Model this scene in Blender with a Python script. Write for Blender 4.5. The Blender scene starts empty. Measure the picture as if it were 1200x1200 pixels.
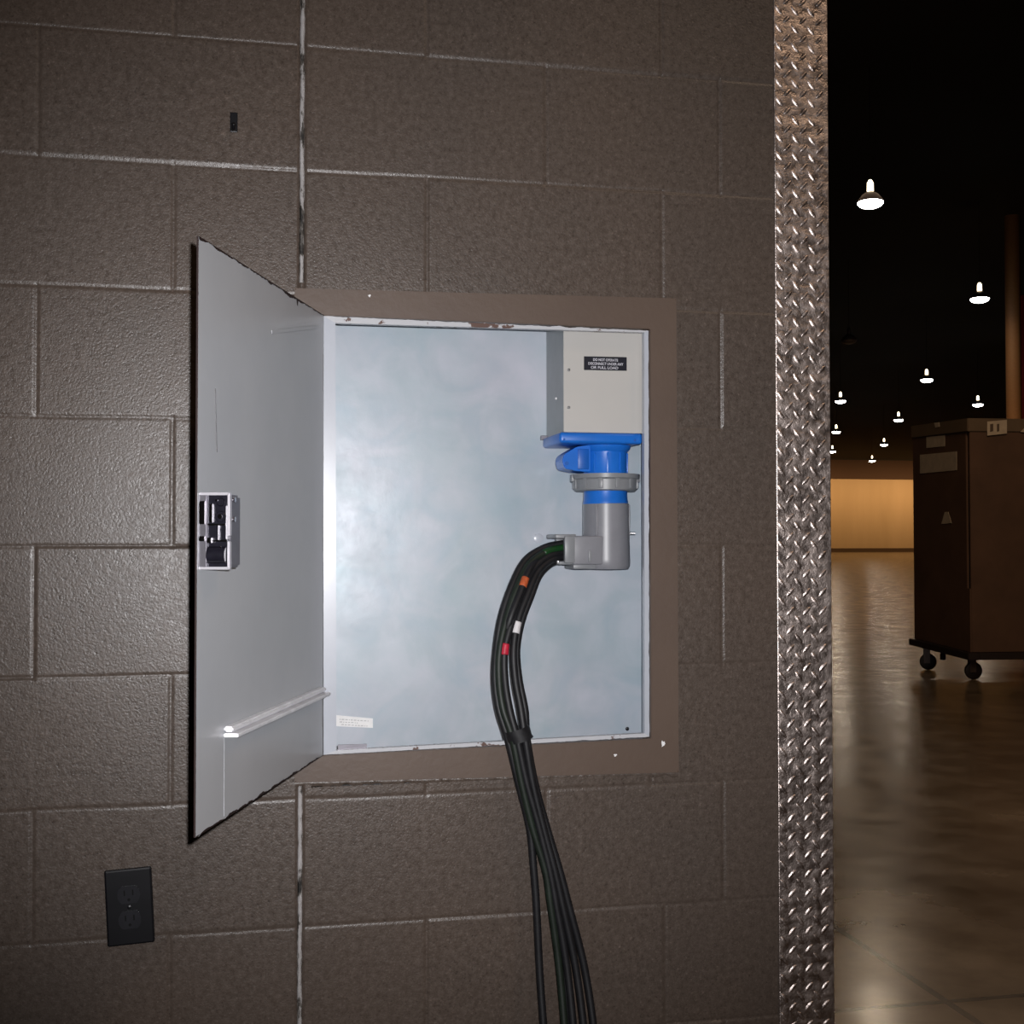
import bpy, bmesh, math, random
from mathutils import Vector, Matrix, noise
random.seed(7)
scn = bpy.context.scene
COL = scn.collection
PI = math.pi

# ------------------------------------------------------------------ camera geometry
F = 1450.0                      # focal length in pixels of a 1200 px frame
YAW, PITCH, ROLL = 0.202248, 0.0236799, -0.00098620
CAM = Vector((0.0, -2.0243, 1.2264))
cy, sy, cp, sp = math.cos(YAW), math.sin(YAW), math.cos(PITCH), math.sin(PITCH)
FW = Vector((sy * cp, cy * cp, sp))
r0 = Vector((cy, -sy, 0)); u0 = r0.cross(FW)
RT = r0 * math.cos(ROLL) + u0 * math.sin(ROLL)
UP = u0 * math.cos(ROLL) - r0 * math.sin(ROLL)

def ray(px, py):
    return FW + RT * ((px - 600) / F) + UP * ((600 - py) / F)

def W(px, py, y=0.0):           # a point of the wall (or of a plane parallel to it at depth y)
    v = ray(px, py)
    return CAM + v * ((y - CAM.y) / v.y)

def Z(px, py, z):               # a point at height z
    v = ray(px, py)
    return CAM + v * ((z - CAM.z) / v.z)

def D(px, py, d):               # a point at distance d along the view axis
    return CAM + ray(px, py) * d

# ------------------------------------------------------------------ node helpers
def new_mat(name):
    m = bpy.data.materials.new(name); m.use_nodes = True
    nt = m.node_tree
    b = nt.nodes['Principled BSDF']
    return m, nt, b

def N(nt, typ, **kw):
    n = nt.nodes.new(typ)
    for k, v in kw.items():
        if k in n.inputs: n.inputs[k].default_value = v
        else: setattr(n, k, v)
    return n

def coords(nt, scale=(1, 1, 1)):
    g = N(nt, 'ShaderNodeNewGeometry')
    mp = N(nt, 'ShaderNodeMapping'); mp.inputs['Scale'].default_value = scale
    nt.links.new(g.outputs['Position'], mp.inputs['Vector'])
    return mp.outputs['Vector']

def ramp(nt, fac, stops):
    r = nt.nodes.new('ShaderNodeValToRGB')
    while len(r.color_ramp.elements) < len(stops): r.color_ramp.elements.new(0.5)
    for e, (p, c) in zip(r.color_ramp.elements, stops):
        e.position = p; e.color = (c[0], c[1], c[2], 1) if len(c) == 3 else c
    nt.links.new(fac, r.inputs['Fac'])
    return r.outputs['Color']

def tex(nt, vec, scale, detail=4, rough=.6, kind='ShaderNodeTexNoise'):
    n = nt.nodes.new(kind)
    n.inputs['Scale'].default_value = scale
    if 'Detail' in n.inputs: n.inputs['Detail'].default_value = detail
    if 'Roughness' in n.inputs: n.inputs['Roughness'].default_value = rough
    nt.links.new(vec, n.inputs['Vector'])
    return n.outputs['Fac'] if 'Fac' in n.outputs else n.outputs[0]

def math_n(nt, op, a, b=None):
    n = N(nt, 'ShaderNodeMath', operation=op)
    for i, v in enumerate((a, b)):
        if v is None: continue
        if isinstance(v, (int, float)): n.inputs[i].default_value = v
        else: nt.links.new(v, n.inputs[i])
    return n.outputs[0]

def mixc(nt, fac, a, b):
    n = N(nt, 'ShaderNodeMix', data_type='RGBA')
    for i, v in ((0, fac), (6, a), (7, b)):
        if isinstance(v, (int, float)): n.inputs[i].default_value = v
        elif isinstance(v, tuple): n.inputs[i].default_value = (v[0], v[1], v[2], 1)
        else: nt.links.new(v, n.inputs[i])
    return n.outputs[2]

def bump(nt, b, h, strength=.5, dist=.001):
    n = N(nt, 'ShaderNodeBump'); n.inputs['Strength'].default_value = strength
    n.inputs['Distance'].default_value = dist
    nt.links.new(h, n.inputs['Height']); nt.links.new(n.outputs[0], b.inputs['Normal'])

def simple(name, col, rough=.5, metal=0.0, var=.12, nscale=30, bmp=.0, bdist=.0005, spec=.5, coat=0):
    m, nt, b = new_mat(name)
    v = coords(nt)
    f = tex(nt, v, nscale)
    c0 = tuple(c * (1 - var) for c in col); c1 = tuple(min(1, c * (1 + var)) for c in col)
    nt.links.new(ramp(nt, f, [(.3, c0), (.7, c1)]), b.inputs['Base Color'])
    b.inputs['Roughness'].default_value = rough; b.inputs['Metallic'].default_value = metal
    b.inputs['Specular IOR Level'].default_value = spec
    b.inputs['Coat Weight'].default_value = coat
    if bmp: bump(nt, b, tex(nt, v, nscale * 6, 3), bmp, bdist)
    return m

def emit(name, col, strength, var=.1):
    m, nt, b = new_mat(name)
    b.inputs['Base Color'].default_value = (.8, .8, .8, 1)
    v = coords(nt); f = tex(nt, v, 3)
    nt.links.new(ramp(nt, f, [(.2, tuple(c * (1 - var) for c in col)), (.8, col)]), b.inputs['Emission Color'])
    b.inputs['Emission Strength'].default_value = strength
    return m

M = {}
# painted concrete block
def block_mat():
    m, nt, b = new_mat('painted_block')
    v = coords(nt)
    big = tex(nt, v, 2.2, 3); mid = tex(nt, v, 95, 5, .7); fine = tex(nt, v, 240, 3, .7)
    vor = N(nt, 'ShaderNodeTexVoronoi', feature='F1'); vor.inputs['Scale'].default_value = 260
    nt.links.new(v, vor.inputs['Vector'])
    c = ramp(nt, big, [(.3, (.090, .070, .058)), (.7, (.104, .077, .061))])
    c2 = ramp(nt, mid, [(.3, (.80, .80, .80)), (.72, (1.20, 1.20, 1.20))])
    mm = N(nt, 'ShaderNodeMix', data_type='RGBA', blend_type='MULTIPLY'); mm.inputs[0].default_value = 1
    nt.links.new(c, mm.inputs[6]); nt.links.new(c2, mm.inputs[7])
    pore = ramp(nt, fine, [(.30, (.55, .55, .55)), (.42, (1, 1, 1)), (.60, (1, 1, 1)), (.72, (1.7, 1.7, 1.75))])
    m3 = N(nt, 'ShaderNodeMix', data_type='RGBA', blend_type='MULTIPLY'); m3.inputs[0].default_value = 1
    nt.links.new(mm.outputs[2], m3.inputs[6]); nt.links.new(pore, m3.inputs[7])
    nt.links.new(m3.outputs[2], b.inputs['Base Color'])
    rg = ramp(nt, mid, [(.3, (.24,) * 3), (.7, (.46,) * 3)])
    nt.links.new(rg, b.inputs['Roughness'])
    b.inputs['Specular IOR Level'].default_value = .5
    h = math_n(nt, 'ADD', math_n(nt, 'MULTIPLY', mid, .6), math_n(nt, 'ADD', math_n(nt, 'MULTIPLY', fine, 1.3), math_n(nt, 'MULTIPLY', vor.outputs['Distance'], .35)))
    bump(nt, b, h, .38, .0011)
    return m
M['block'] = block_mat()

def paint_mat(name, c0, c1, rough=.38, bmpd=.0006):
    m, nt, b = new_mat(name)
    v = coords(nt)
    f = tex(nt, v, 6, 4)
    nt.links.new(ramp(nt, f, [(.3, c0), (.7, c1)]), b.inputs['Base Color'])
    b.inputs['Roughness'].default_value = rough
    bump(nt, b, tex(nt, v, 90, 3), .5, bmpd)
    return m
M['frame'] = paint_mat('brown_trim_paint', (.112, .077, .059), (.127, .088, .066), .45)

def chipped_mat(name, zlines):
    """pale metal with brown overspray in ragged blots"""
    m, nt, b = new_mat(name)
    v = coords(nt)
    f = tex(nt, v, 38, 5, .65)
    f2 = tex(nt, v, 7, 2)
    s = math_n(nt, 'ADD', math_n(nt, 'MULTIPLY', f, .7), math_n(nt, 'MULTIPLY', f2, .5))
    nt.links.new(ramp(nt, s, [(.665, (.56, .57, .60)), (.680, (.13, .075, .06))]), b.inputs['Base Color'])
    b.inputs['Roughness'].default_value = .35
    return m
M['rim'] = chipped_mat('pale_rim_metal', None)
M['rim_clean'] = simple('pale_clean_rim', (.50, .53, .59), .27, 0, .05, 8)

def galv_mat():
    m, nt, b = new_mat('grey_blue_cabinet_back')
    v = coords(nt)
    f = tex(nt, v, 5.5, 6, .62); f2 = tex(nt, v, 17, 5, .7)
    w = N(nt, 'ShaderNodeTexNoise'); w.inputs['Scale'].default_value = 9; w.inputs['Distortion'].default_value = 1.6
    w.inputs['Detail'].default_value = 5
    nt.links.new(v, w.inputs['Vector'])
    c = ramp(nt, f, [(.32, (.385, .465, .51)), (.52, (.445, .495, .55)), (.72, (.50, .52, .585))])
    c2 = ramp(nt, w.outputs['Fac'], [(.32, (.90, .95, .97)), (.5, (1, 1, 1)), (.68, (1.10, 1.07, 1.07))])
    mm = N(nt, 'ShaderNodeMix', data_type='RGBA', blend_type='MULTIPLY'); mm.inputs[0].default_value = 1
    nt.links.new(c, mm.inputs[6]); nt.links.new(c2, mm.inputs[7])
    nt.links.new(mm.outputs[2], b.inputs['Base Color'])
    b.inputs['Metallic'].default_value = .10
    nt.links.new(ramp(nt, f2, [(.3, (.34,) * 3), (.7, (.44,) * 3)]), b.inputs['Roughness'])
    bump(nt, b, f2, .25, .0012)
    return m
M['back'] = galv_mat()
M['door_grey'] = paint_mat('grey_door_enamel', (.288, .300, .318), (.318, .328, .342), .30, .0003)
M['door_edge'] = simple('dark_maroon_edge_paint', (.022, .010, .009), .6)
M['door_out'] = simple('brown_outer_enamel', (.115, .08, .062), .4)
M['box'] = paint_mat('warm_grey_box', (.50, .49, .47), (.55, .53, .50), .42, .0002)
M['boxside'] = simple('box_side_grey', (.30, .32, .33), .4, 0, .06)
M['screw'] = simple('steel_screw', (.45, .45, .46), .3, .9, .1)
M['black'] = simple('black_plastic', (.006, .006, .008), .35, 0, .2)
M['label'] = simple('black_label', (.008, .008, .016), .4, 0, .2)
M['ink'] = simple('white_engraving', (.62, .62, .68), .5, 0, .1)
M['blue'] = simple('blue_plastic', (.012, .155, .62), .34, 0, .08, 20, .15, .0003)
M['bluedk'] = simple('deep_blue_plastic', (.010, .110, .46), .38, 0, .1)
M['grey'] = simple('grey_plastic', (.235, .238, .262), .36, 0, .06, 25, .15, .0003)
M['ring'] = simple('grey_ring_plastic', (.235, .245, .26), .38, 0, .06, 25)
M['chrome'] = simple('bright_chrome', (.82, .80, .84), .13, 1.0, .04)
M['rimchrome'] = simple('satin_chrome_rim', (.75, .73, .78), .3, .45, .04)
M['steel'] = simple('dull_steel', (.26, .25, .28), .35, .7, .12)
M['darkmetal'] = simple('dark_oiled_metal', (.015, .014, .022), .3, .3, .3, 80)
M['cable'] = simple('black_rubber', (.010, .010, .012), .52, 0, .25, 60, .2, .0004)
M['cablegreen'] = simple('dark_green_rubber', (.010, .017, .011), .52, 0, .3, 40)
M['green'] = simple('green_insulation', (.008, .050, .012), .45, 0, .3, 40)
M['orange'] = simple('orange_tape', (.50, .10, .03), .5, 0, .35, 120)
M['white'] = simple('white_tape', (.78, .76, .78), .5, 0, .05)
M['red'] = simple('red_tape', (.55, .02, .05), .45, 0, .3, 120)
M['paper'] = simple('white_sticker', (.92, .92, .92), .5, 0, .05, 60)
M['caulk'] = None

def caulk_mat():
    m, nt, b = new_mat('cracked_white_sealant')
    v = coords(nt, (1, 1, .35))
    f = tex(nt, v, 60, 4, .7)
    v2 = coords(nt); g = tex(nt, v2, 11, 2)
    s = math_n(nt, 'ADD', math_n(nt, 'MULTIPLY', f, .55), math_n(nt, 'MULTIPLY', g, .6))
    nt.links.new(ramp(nt, s, [(.50, (.015, .014, .013)), (.545, (.09, .08, .07)), (.575, (.38, .365, .36)), (.68, (.48, .46, .46)), (.73, (.11, .09, .08))]), b.inputs['Base Color'])
    b.inputs['Roughness'].default_value = .6
    bump(nt, b, f, .8, .002)
    return m
M['caulk'] = caulk_mat()

def plate_mat():
    m, nt, b = new_mat('aluminium_tread_plate')
    v = coords(nt)
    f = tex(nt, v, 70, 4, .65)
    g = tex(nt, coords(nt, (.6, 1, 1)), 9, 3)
    nt.links.new(ramp(nt, f, [(.3, (.58, .49, .45)), (.7, (.82, .71, .66))]), b.inputs['Base Color'])  # warm mottled tint in the metal's colour stands in for uneven reflections
    b.inputs['Metallic'].default_value = 1
    nt.links.new(ramp(nt, f, [(.3, (.30,) * 3), (.7, (.52,) * 3)]), b.inputs['Roughness'])
    h = math_n(nt, 'ADD', math_n(nt, 'MULTIPLY', f, .25), g)
    bump(nt, b, h, .8, .010)
    return m
M['plate'] = plate_mat()

def floor_mat():
    m, nt, b = new_mat('polished_concrete')
    v = coords(nt)
    f = tex(nt, v, .55, 6, .62); f2 = tex(nt, v, 3.5, 5, .6)
    c = ramp(nt, f, [(.34, (.072, .052, .034)), (.55, (.110, .082, .055)), (.72, (.140, .108, .074))])
    c2 = ramp(nt, f2, [(.3, (.8, .8, .8)), (.7, (1.18, 1.18, 1.18))])
    mm = N(nt, 'ShaderNodeMix', data_type='RGBA', blend_type='MULTIPLY'); mm.inputs[0].default_value = 1
    nt.links.new(c, mm.inputs[6]); nt.links.new(c2, mm.inputs[7])
    # saw cuts every 6 m
    sep = N(nt, 'ShaderNodeSeparateXYZ'); nt.links.new(v, sep.inputs[0])
    def cut(o, off):
        a = math_n(nt, 'ADD', o, off); a = math_n(nt, 'MODULO', a, 6.0)
        a = math_n(nt, 'SUBTRACT', a, 3.0); a = math_n(nt, 'ABSOLUTE', a)
        return math_n(nt, 'LESS_THAN', a, .012)
    k = math_n(nt, 'MAXIMUM', cut(sep.outputs[0], 601.2), cut(sep.outputs[1], 602.0))
    nt.links.new(mixc(nt, k, mm.outputs[2], (.015, .01, .008)), b.inputs['Base Color'])
    nt.links.new(ramp(nt, f2, [(.3, (.16,) * 3), (.7, (.26,) * 3)]), b.inputs['Roughness'])
    b.inputs['Specular IOR Level'].default_value = .22
    bump(nt, b, math_n(nt, 'ADD', math_n(nt, 'MULTIPLY', f2, .6), tex(nt, v, 14, 3)), .10, .002)
    return m
M['floor'] = floor_mat()
M['ceiling'] = simple('black_ceiling', (.004, .0022, .0018), .9, 0, .3, .3)
M['hallwall'] = None
def hallwall_mat():
    m, nt, b = new_mat('tan_hall_wall')
    v = coords(nt, (1, 1, .15))
    f = tex(nt, v, .35, 4)
    nt.links.new(ramp(nt, f, [(.3, (.46, .33, .20)), (.7, (.54, .39, .245))]), b.inputs['Base Color'])
    b.inputs['Roughness'].default_value = .7
    return m
M['hallwall'] = hallwall_mat()
M['hallrail'] = simple('dark_wall_rail', (.08, .045, .025), .6)
M['hallsoffit'] = simple('brown_soffit', (.05, .022, .011), .8)
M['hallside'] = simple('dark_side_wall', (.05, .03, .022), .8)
M['column'] = simple('tan_column', (.17, .085, .035), .7)
M['redcurtain'] = simple('dark_red_curtain', (.22, .012, .02), .8)
M['crate'] = simple('brown_cardboard', (.100, .054, .033), .75, 0, .18, 3, .3, .002)
M['lidc'] = simple('olive_brown_cardboard', (.13, .090, .056), .75, 0, .15, 3, .3, .002)
M['cratein'] = simple('crate_gap_shade', (.012, .006, .004), .9)
M['paperdim'] = simple('cream_paper', (.50, .42, .32), .7, 0, .12, 12)
M['paperink'] = simple('paper_print', (.10, .07, .05), .7)
M['wheel'] = simple('black_caster_rubber', (.008, .006, .006), .5)
M['fork'] = simple('caster_steel', (.16, .13, .12), .35, .8)
M['dolly'] = simple('black_dolly_timber', (.018, .011, .010), .6)
M['lens'] = emit('lamp_lens_glow', (1, .93, .86), 30)
M['neck'] = emit('lamp_neck_glow', (1, .80, .52), 5)
M['shade'] = simple('dark_lamp_shade', (.02, .015, .02), .5)
M['rod'] = simple('matt_black_rod', (.0015, .001, .001), 1.0, spec=.05)
M['deadlens'] = simple('unlit_lens', (.10, .08, .07), .4)

# ------------------------------------------------------------------ mesh helpers
def link(name, bm, mat, parent=None, smooth=False, auto=None):
    me = bpy.data.meshes.new(name)
    bmesh.ops.recalc_face_normals(bm, faces=bm.faces)
    bm.to_mesh(me); bm.free()
    for mm in (mat if isinstance(mat, (list, tuple)) else [mat]): me.materials.append(mm)
    if smooth:
        for p in me.polygons: p.use_smooth = True
        if auto:
            try: me.set_sharp_from_angle(angle=math.radians(auto))
            except Exception: pass
    o = bpy.data.objects.new(name, me); COL.objects.link(o)
    if parent is not None:
        o.parent = parent
        o.matrix_parent_inverse = parent.matrix_world.inverted() if False else Matrix.Identity(4)
        # geometry is given in world coordinates: bring it into the parent's space
        me.transform(world_of(parent).inverted())
    return o

WM = {}
def world_of(o):
    if o.name in WM: return WM[o.name]
    m = Matrix.Translation(o.location) @ o.rotation_euler.to_matrix().to_4x4()
    if o.parent is not None: m = world_of(o.parent) @ m
    return m

def thing(name, loc, label, cat, group=None):
    o = bpy.data.objects.new(name, None); COL.objects.link(o)
    o.location = loc; o.empty_display_size = .05
    tag(o, label, cat, group)
    return o

def tag(o, label, cat, group=None):
    o['label'] = label; o['category'] = cat
    if group: o['group'] = group
    return o

def struct(o):
    o['kind'] = 'structure'; return o

def hexa(bm, c, mat=0):
    """eight corners: bottom four (ccw) then top four"""
    vs = [bm.verts.new(p) for p in c]
    fs = []
    for f in ((0, 3, 2, 1), (4, 5, 6, 7), (0, 1, 5, 4), (1, 2, 6, 5), (2, 3, 7, 6), (3, 0, 4, 7)):
        fc = bm.faces.new([vs[i] for i in f]); fc.material_index = mat; fs.append(fc)
    return vs, fs

def box(bm, lo, hi, bev=0.0, mat=0, seg=2, mtx=None):
    x0, y0, z0 = lo; x1, y1, z1 = hi
    vs, fs = hexa(bm, [(x0, y0, z0), (x1, y0, z0), (x1, y1, z0), (x0, y1, z0), (x0, y0, z1), (x1, y0, z1), (x1, y1, z1), (x0, y1, z1)], mat)
    geo = list(vs)
    if bev:
        es = list({e for v in vs for e in v.link_edges})
        r = bmesh.ops.bevel(bm, geom=es, offset=bev, segments=seg, profile=.5, affect='EDGES')
        geo = list({v for f in r['faces'] for v in f.verts} | {v for v in vs if v.is_valid})
        for f in r['faces']: f.material_index = mat
    if mtx is not None:
        bmesh.ops.transform(bm, matrix=mtx, verts=geo)
    return geo

def lathe(bm, prof, center, axis='Z', seg=40, mat=0, mtx=None):
    """prof: list of (radius, height)"""
    rings = []
    c = Vector(center)
    for r, h in prof:
        ring = []
        for i in range(seg):
            a = 2 * PI * i / seg
            if axis == 'Z': p = Vector((r * math.cos(a), r * math.sin(a), h))
            elif axis == 'Y': p = Vector((r * math.cos(a), h, r * math.sin(a)))
            else: p = Vector((h, r * math.cos(a), r * math.sin(a)))
            if mtx is not None: p = mtx @ p
            ring.append(bm.verts.new(c + p))
        rings.append(ring)
    for a, b in zip(rings, rings[1:]):
        for i in range(seg):
            f = bm.faces.new((a[i], a[(i + 1) % seg], b[(i + 1) % seg], b[i])); f.material_index = mat
    for ring in (rings[0], rings[-1]):
        f = bm.faces.new(ring); f.material_index = mat

def catmull(pts, n=8):
    out = []
    P = [pts[0] * 2 - pts[1]] + list(pts) + [pts[-1] * 2 - pts[-2]]
    for i in range(1, len(P) - 2):
        a, b, c, d = P[i - 1:i + 3]
        for k in range(n):
            t = k / n
            out.append(.5 * ((2 * b) + (c - a) * t + (2 * a - 5 * b + 4 * c - d) * t * t + (3 * b - a - 3 * c + d) * t ** 3))
    out.append(pts[-1].copy())
    return out

def tube(bm, pts, r, seg=12, mat=0):
    rings = []
    t0 = (pts[1] - pts[0]).normalized()
    n = t0.orthogonal().normalized()
    for i, p in enumerate(pts):
        t = (pts[min(i + 1, len(pts) - 1)] - pts[max(i - 1, 0)]).normalized()
        n = (n - t * n.dot(t)).normalized(); b = t.cross(n)
        rr = r[i] if isinstance(r, (list, tuple)) else r
        rings.append([bm.verts.new(p + (n * math.cos(2 * PI * k / seg) + b * math.sin(2 * PI * k / seg)) * rr) for k in range(seg)])
    for a, b in zip(rings, rings[1:]):
        for k in range(seg):
            f = bm.faces.new((a[k], a[(k + 1) % seg], b[(k + 1) % seg], b[k])); f.material_index = mat
    bm.faces.new(rings[0]).material_index = mat
    bm.faces.new(rings[-1]).material_index = mat

# ------------------------------------------------------------------ the block wall
ROW = .2032
Z0 = 6 * ROW                    # the joint at camera height
XR, XL, ZT = .985, -3.2, 3.048
XC = .0676                      # control joint
def row_joints(k):
    if k % 2 == 0:
        js = [-.134 + .4064 * n for n in range(-8, 3)]
        if k in (0, -2): js[-1] = .655
        return [j for j in js if j < XR - .08]
    js = [XC + .4064 * n for n in range(-8, 2)] + [.785]
    return js
nrows = int(round(ZT / ROW))
OPEN = (.085, .695, Z0 - .388, Z0 + .396)     # hole in the wall behind the trim
def grid_lines(marks, lo, hi, step, w=.009, n=4):
    s = {round(lo, 5), round(hi, 5)}
    x = lo
    while x < hi:
        s.add(round(x, 5)); x += step
    for mk in marks:
        for i in range(-n, n + 1):
            v = mk + w * i / n
            if lo < v < hi: s.add(round(v, 5))
    s = sorted(s); out = [s[0]]
    for v in s[1:]:
        if v - out[-1] > .0012: out.append(v)
    out[-1] = hi
    return out
vj = sorted({round(j, 4) for k in (0, 1, 2) for j in row_joints(k)} | {XC})
xs = grid_lines(list(vj) , XL, XR, .045)
zs = grid_lines([ROW * i for i in range(1, nrows)], 0, ZT, .045)
for lst, a in ((xs, OPEN[0]), (xs, OPEN[1]), (zs, OPEN[2]), (zs, OPEN[3])):
    i = min(range(len(lst)), key=lambda q: abs(lst[q] - a)); lst[i] = a
def prof(d, w=.0062, dep=.0042):
    d = abs(d)
    if d >= w: return 0.0
    return dep * (1 - (d / w) ** 2) ** .8
def wall_y(x, z):
    k = math.floor(z / ROW) - 6
    h = 0.0
    zj = round(z / ROW) * ROW
    if 0 < zj < ZT:
        wob = .0012 * noise.noise(Vector((x * 9, zj * 31, 0)))
        h = max(h, prof(z - zj - wob, .0029, .0013))
    for kk in {k, math.floor((z + .003) / ROW) - 6, math.floor((z - .003) / ROW) - 6}:
        for j in row_joints(kk):
            if abs(x - j) < .012:
                wob = .0010 * noise.noise(Vector((z * 11, j * 17, 3)))
                h = max(h, prof(x - j - wob, .0036, .0016))
    if abs(x - XC) < .012:
        h = max(h, prof(x - XC, .0062, .0062))
    # each block sits a hair in or out
    js = [XL - 1] + row_joints(k) + [XR + 1]
    bi = sum(1 for j in js if j < x)
    rnd = noise.cell(Vector((bi * 3.7 + .5, k * 5.3 + .5, .5)))
    return h + (rnd - .5) * .0012 + .0006 * noise.noise(Vector((x * 14, z * 14, 5)))
bm = bmesh.new()
G = [[bm.verts.new((x, wall_y(x, z), z)) for z in zs] for x in xs]
for i in range(len(xs) - 1):
    for j in range(len(zs) - 1):
        xm, zm = (xs[i] + xs[i + 1]) / 2, (zs[j] + zs[j + 1]) / 2
        if OPEN[0] < xm < OPEN[1] and OPEN[2] < zm < OPEN[3]: continue
        bm.faces.new((G[i][j], G[i + 1][j], G[i + 1][j + 1], G[i][j + 1]))
# back, ends and top
TH = .24
bk = [bm.verts.new(p) for p in ((XL, TH, 0), (XR, TH, 0), (XR, TH, ZT), (XL, TH, ZT))]
bm.faces.new(bk)
bm.faces.new([G[-1][j] for j in range(len(zs))] + [bk[2], bk[1]])
bm.faces.new([G[0][j] for j in range(len(zs))] + [bk[3], bk[0]])
bm.faces.new([G[i][-1] for i in range(len(xs))] + [bk[2], bk[3]])
bm.faces.new([G[i][0] for i in range(len(xs))] + [bk[1], bk[0]])
# lining of the hole
i0, i1 = xs.index(OPEN[0]), xs.index(OPEN[1]); j0, j1 = zs.index(OPEN[2]), zs.index(OPEN[3])
loop = [G[i][j0] for i in range(i0, i1 + 1)] + [G[i1][j] for j in range(j0 + 1, j1 + 1)] + [G[i][j1] for i in range(i1 - 1, i0 - 1, -1)] + [G[i0][j] for j in range(j1 - 1, j0, -1)]
deep = [bm.verts.new((v.co.x, .19, v.co.z)) for v in loop]
for a in range(len(loop)):
    b_ = (a + 1) % len(loop)
    bm.faces.new((loop[a], loop[b_], deep[b_], deep[a]))
bm.faces.new(deep)
me = bpy.data.meshes.new('wall_front'); bm.to_mesh(me); bm.free()
me.materials.append(M['block'])
for p in me.polygons: p.use_smooth = len(p.vertices) == 4 and abs(p.normal.y) > .3 and p.area < .05
me.set_sharp_from_angle(angle=math.radians(62))
wall = bpy.data.objects.new('wall_front', me); COL.objects.link(wall); struct(wall)

# cracked sealant in the control joint, above and below the cabinet
def sealant(z0, z1):
    bm = bmesh.new()
    n = max(4, int((z1 - z0) / .004))
    prev = None
    for i in range(n + 1):
        z = z0 + (z1 - z0) * i / n
        w = .0036 * (1 + .35 * noise.noise(Vector((z * 60, 1, 0))))
        if i > n - 8 and z1 < Z0 + .5 and z1 > Z0: w *= 1
        cx = XC + .0012 * noise.noise(Vector((z * 18, 4, 0)))
        y = -.0004 + .0014 * noise.noise(Vector((z * 70, 8, 2)))
        row = [bm.verts.new((cx - w, .004, z)), bm.verts.new((cx - w * .6, y, z)), bm.verts.new((cx + w * .6, y, z)), bm.verts.new((cx + w, .004, z))]
        if prev:
            for a in range(3): bm.faces.new((prev[a], prev[a + 1], row[a + 1], row[a]))
        prev = row
    return bm
for nm, a, b_ in (('trim_1', W(350, 331).z, ZT - .01), ('trim_2', .01, W(351, 921).z)):
    struct(link(nm, sealant(a, b_), M['caulk'], smooth=True))

# ------------------------------------------------------------------ cabinet
cab = thing('electrical_cabinet', (.38, 0, Z0), 'grey recessed electrical cabinet with its door swung open on the brown block wall', 'cabinet')
def quad_ring(bm, outer, inner, y0, y1, mat=0):
    """flat frame between two quads (x,z), front y0, back y1"""
    o0 = [bm.verts.new((x, y0, z)) for x, z in outer]; i0_ = [bm.verts.new((x, y0, z)) for x, z in inner]
    o1 = [bm.verts.new((x, y1, z)) for x, z in outer]; i1_ = [bm.verts.new((x, y1, z)) for x, z in inner]
    for a in range(4):
        b = (a + 1) % 4
        for q in ((o0[a], o0[b], i0_[b], i0_[a]), (o1[a], i1_[a], i1_[b], o1[b]), (o0[a], o1[a], o1[b], o0[b]), (i0_[a], i0_[b], i1_[b], i1_[a])):
            bm.faces.new(q).material_index = mat
def q(*pp, y=0.0):
    return [(W(a, b, y).x, W(a, b, y).z) for a, b in pp]
outer = q((345, 338), (792, 350), (795, 905), (345, 917))
inner = q((377, 370), (761, 386), (762, 865), (377, 885))
bm = bmesh.new(); quad_ring(bm, outer, inner, -.0035, .016)
bmesh.ops.bevel(bm, geom=[e for e in bm.edges if all(abs(v.co.y + .0035) < 1e-5 for v in e.verts)], offset=.0012, segments=2, affect='EDGES')
link('trim_frame', bm, M['frame'], cab)
def bead(p0, p1, seed, wd):
    bm = bmesh.new(); prev = None; n = 180
    P0, P1 = Vector(p0), Vector(p1); d = (P1 - P0).normalized(); nn = Vector((d.y, -d.x))
    for i in range(n + 1):
        c = P0.lerp(P1, i / n)
        w = wd * (.7 + .6 * noise.noise(Vector((i * .22, seed, 0)))) ; h = .0012 + .0012 * noise.noise(Vector((i * .5, seed, 7)))
        row = [bm.verts.new((c.x + nn.x * k * w, -hh_, c.y + nn.y * k * w)) for k, hh_ in ((-.3, -.001), (0, h), (.5, h * .9), (1, -.0008))]
        if prev:
            for a in range(3): bm.faces.new((prev[a], prev[a + 1], row[a + 1], row[a]))
        prev = row
    return bm
link('caulk_bead', bead(outer[2], outer[3], 1, -.010), M['block'], cab, True)
# thin pale edge left bare where the door closes (ragged paint line)
def ragged_strip(pts_out, pts_in, y, amp, n=140, seed=0, jag=True):
    bm = bmesh.new(); prev = None
    for i in range(n + 1):
        t = i / n
        po = Vector(pts_out[0]).lerp(Vector(pts_out[1]), t); pi_ = Vector(pts_in[0]).lerp(Vector(pts_in[1]), t)
        e = (noise.noise(Vector((t * 26, seed, 0))) + .6 * noise.noise(Vector((t * 90, seed, 3)))) * amp if jag else 0
        d = (po - pi_).normalized() * e
        a = bm.verts.new((po.x + d.x, y, po.y + d.y)); b = bm.verts.new((pi_.x, y, pi_.y))
        c = bm.verts.new((pi_.x, y + .012, pi_.y))
        if prev:
            bm.faces.new((prev[0], prev[1], b, a)); bm.faces.new((prev[1], prev[2], c, b))
        prev = (a, b, c)
    return bm
yr = -.0042
TL, TR, BR, BL = q((379, 371), (759, 388), (760, 863), (379, 884))
tl, tr, br, bl = q((393, 379), (754, 390), (754.5, 859), (394, 879))
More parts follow.
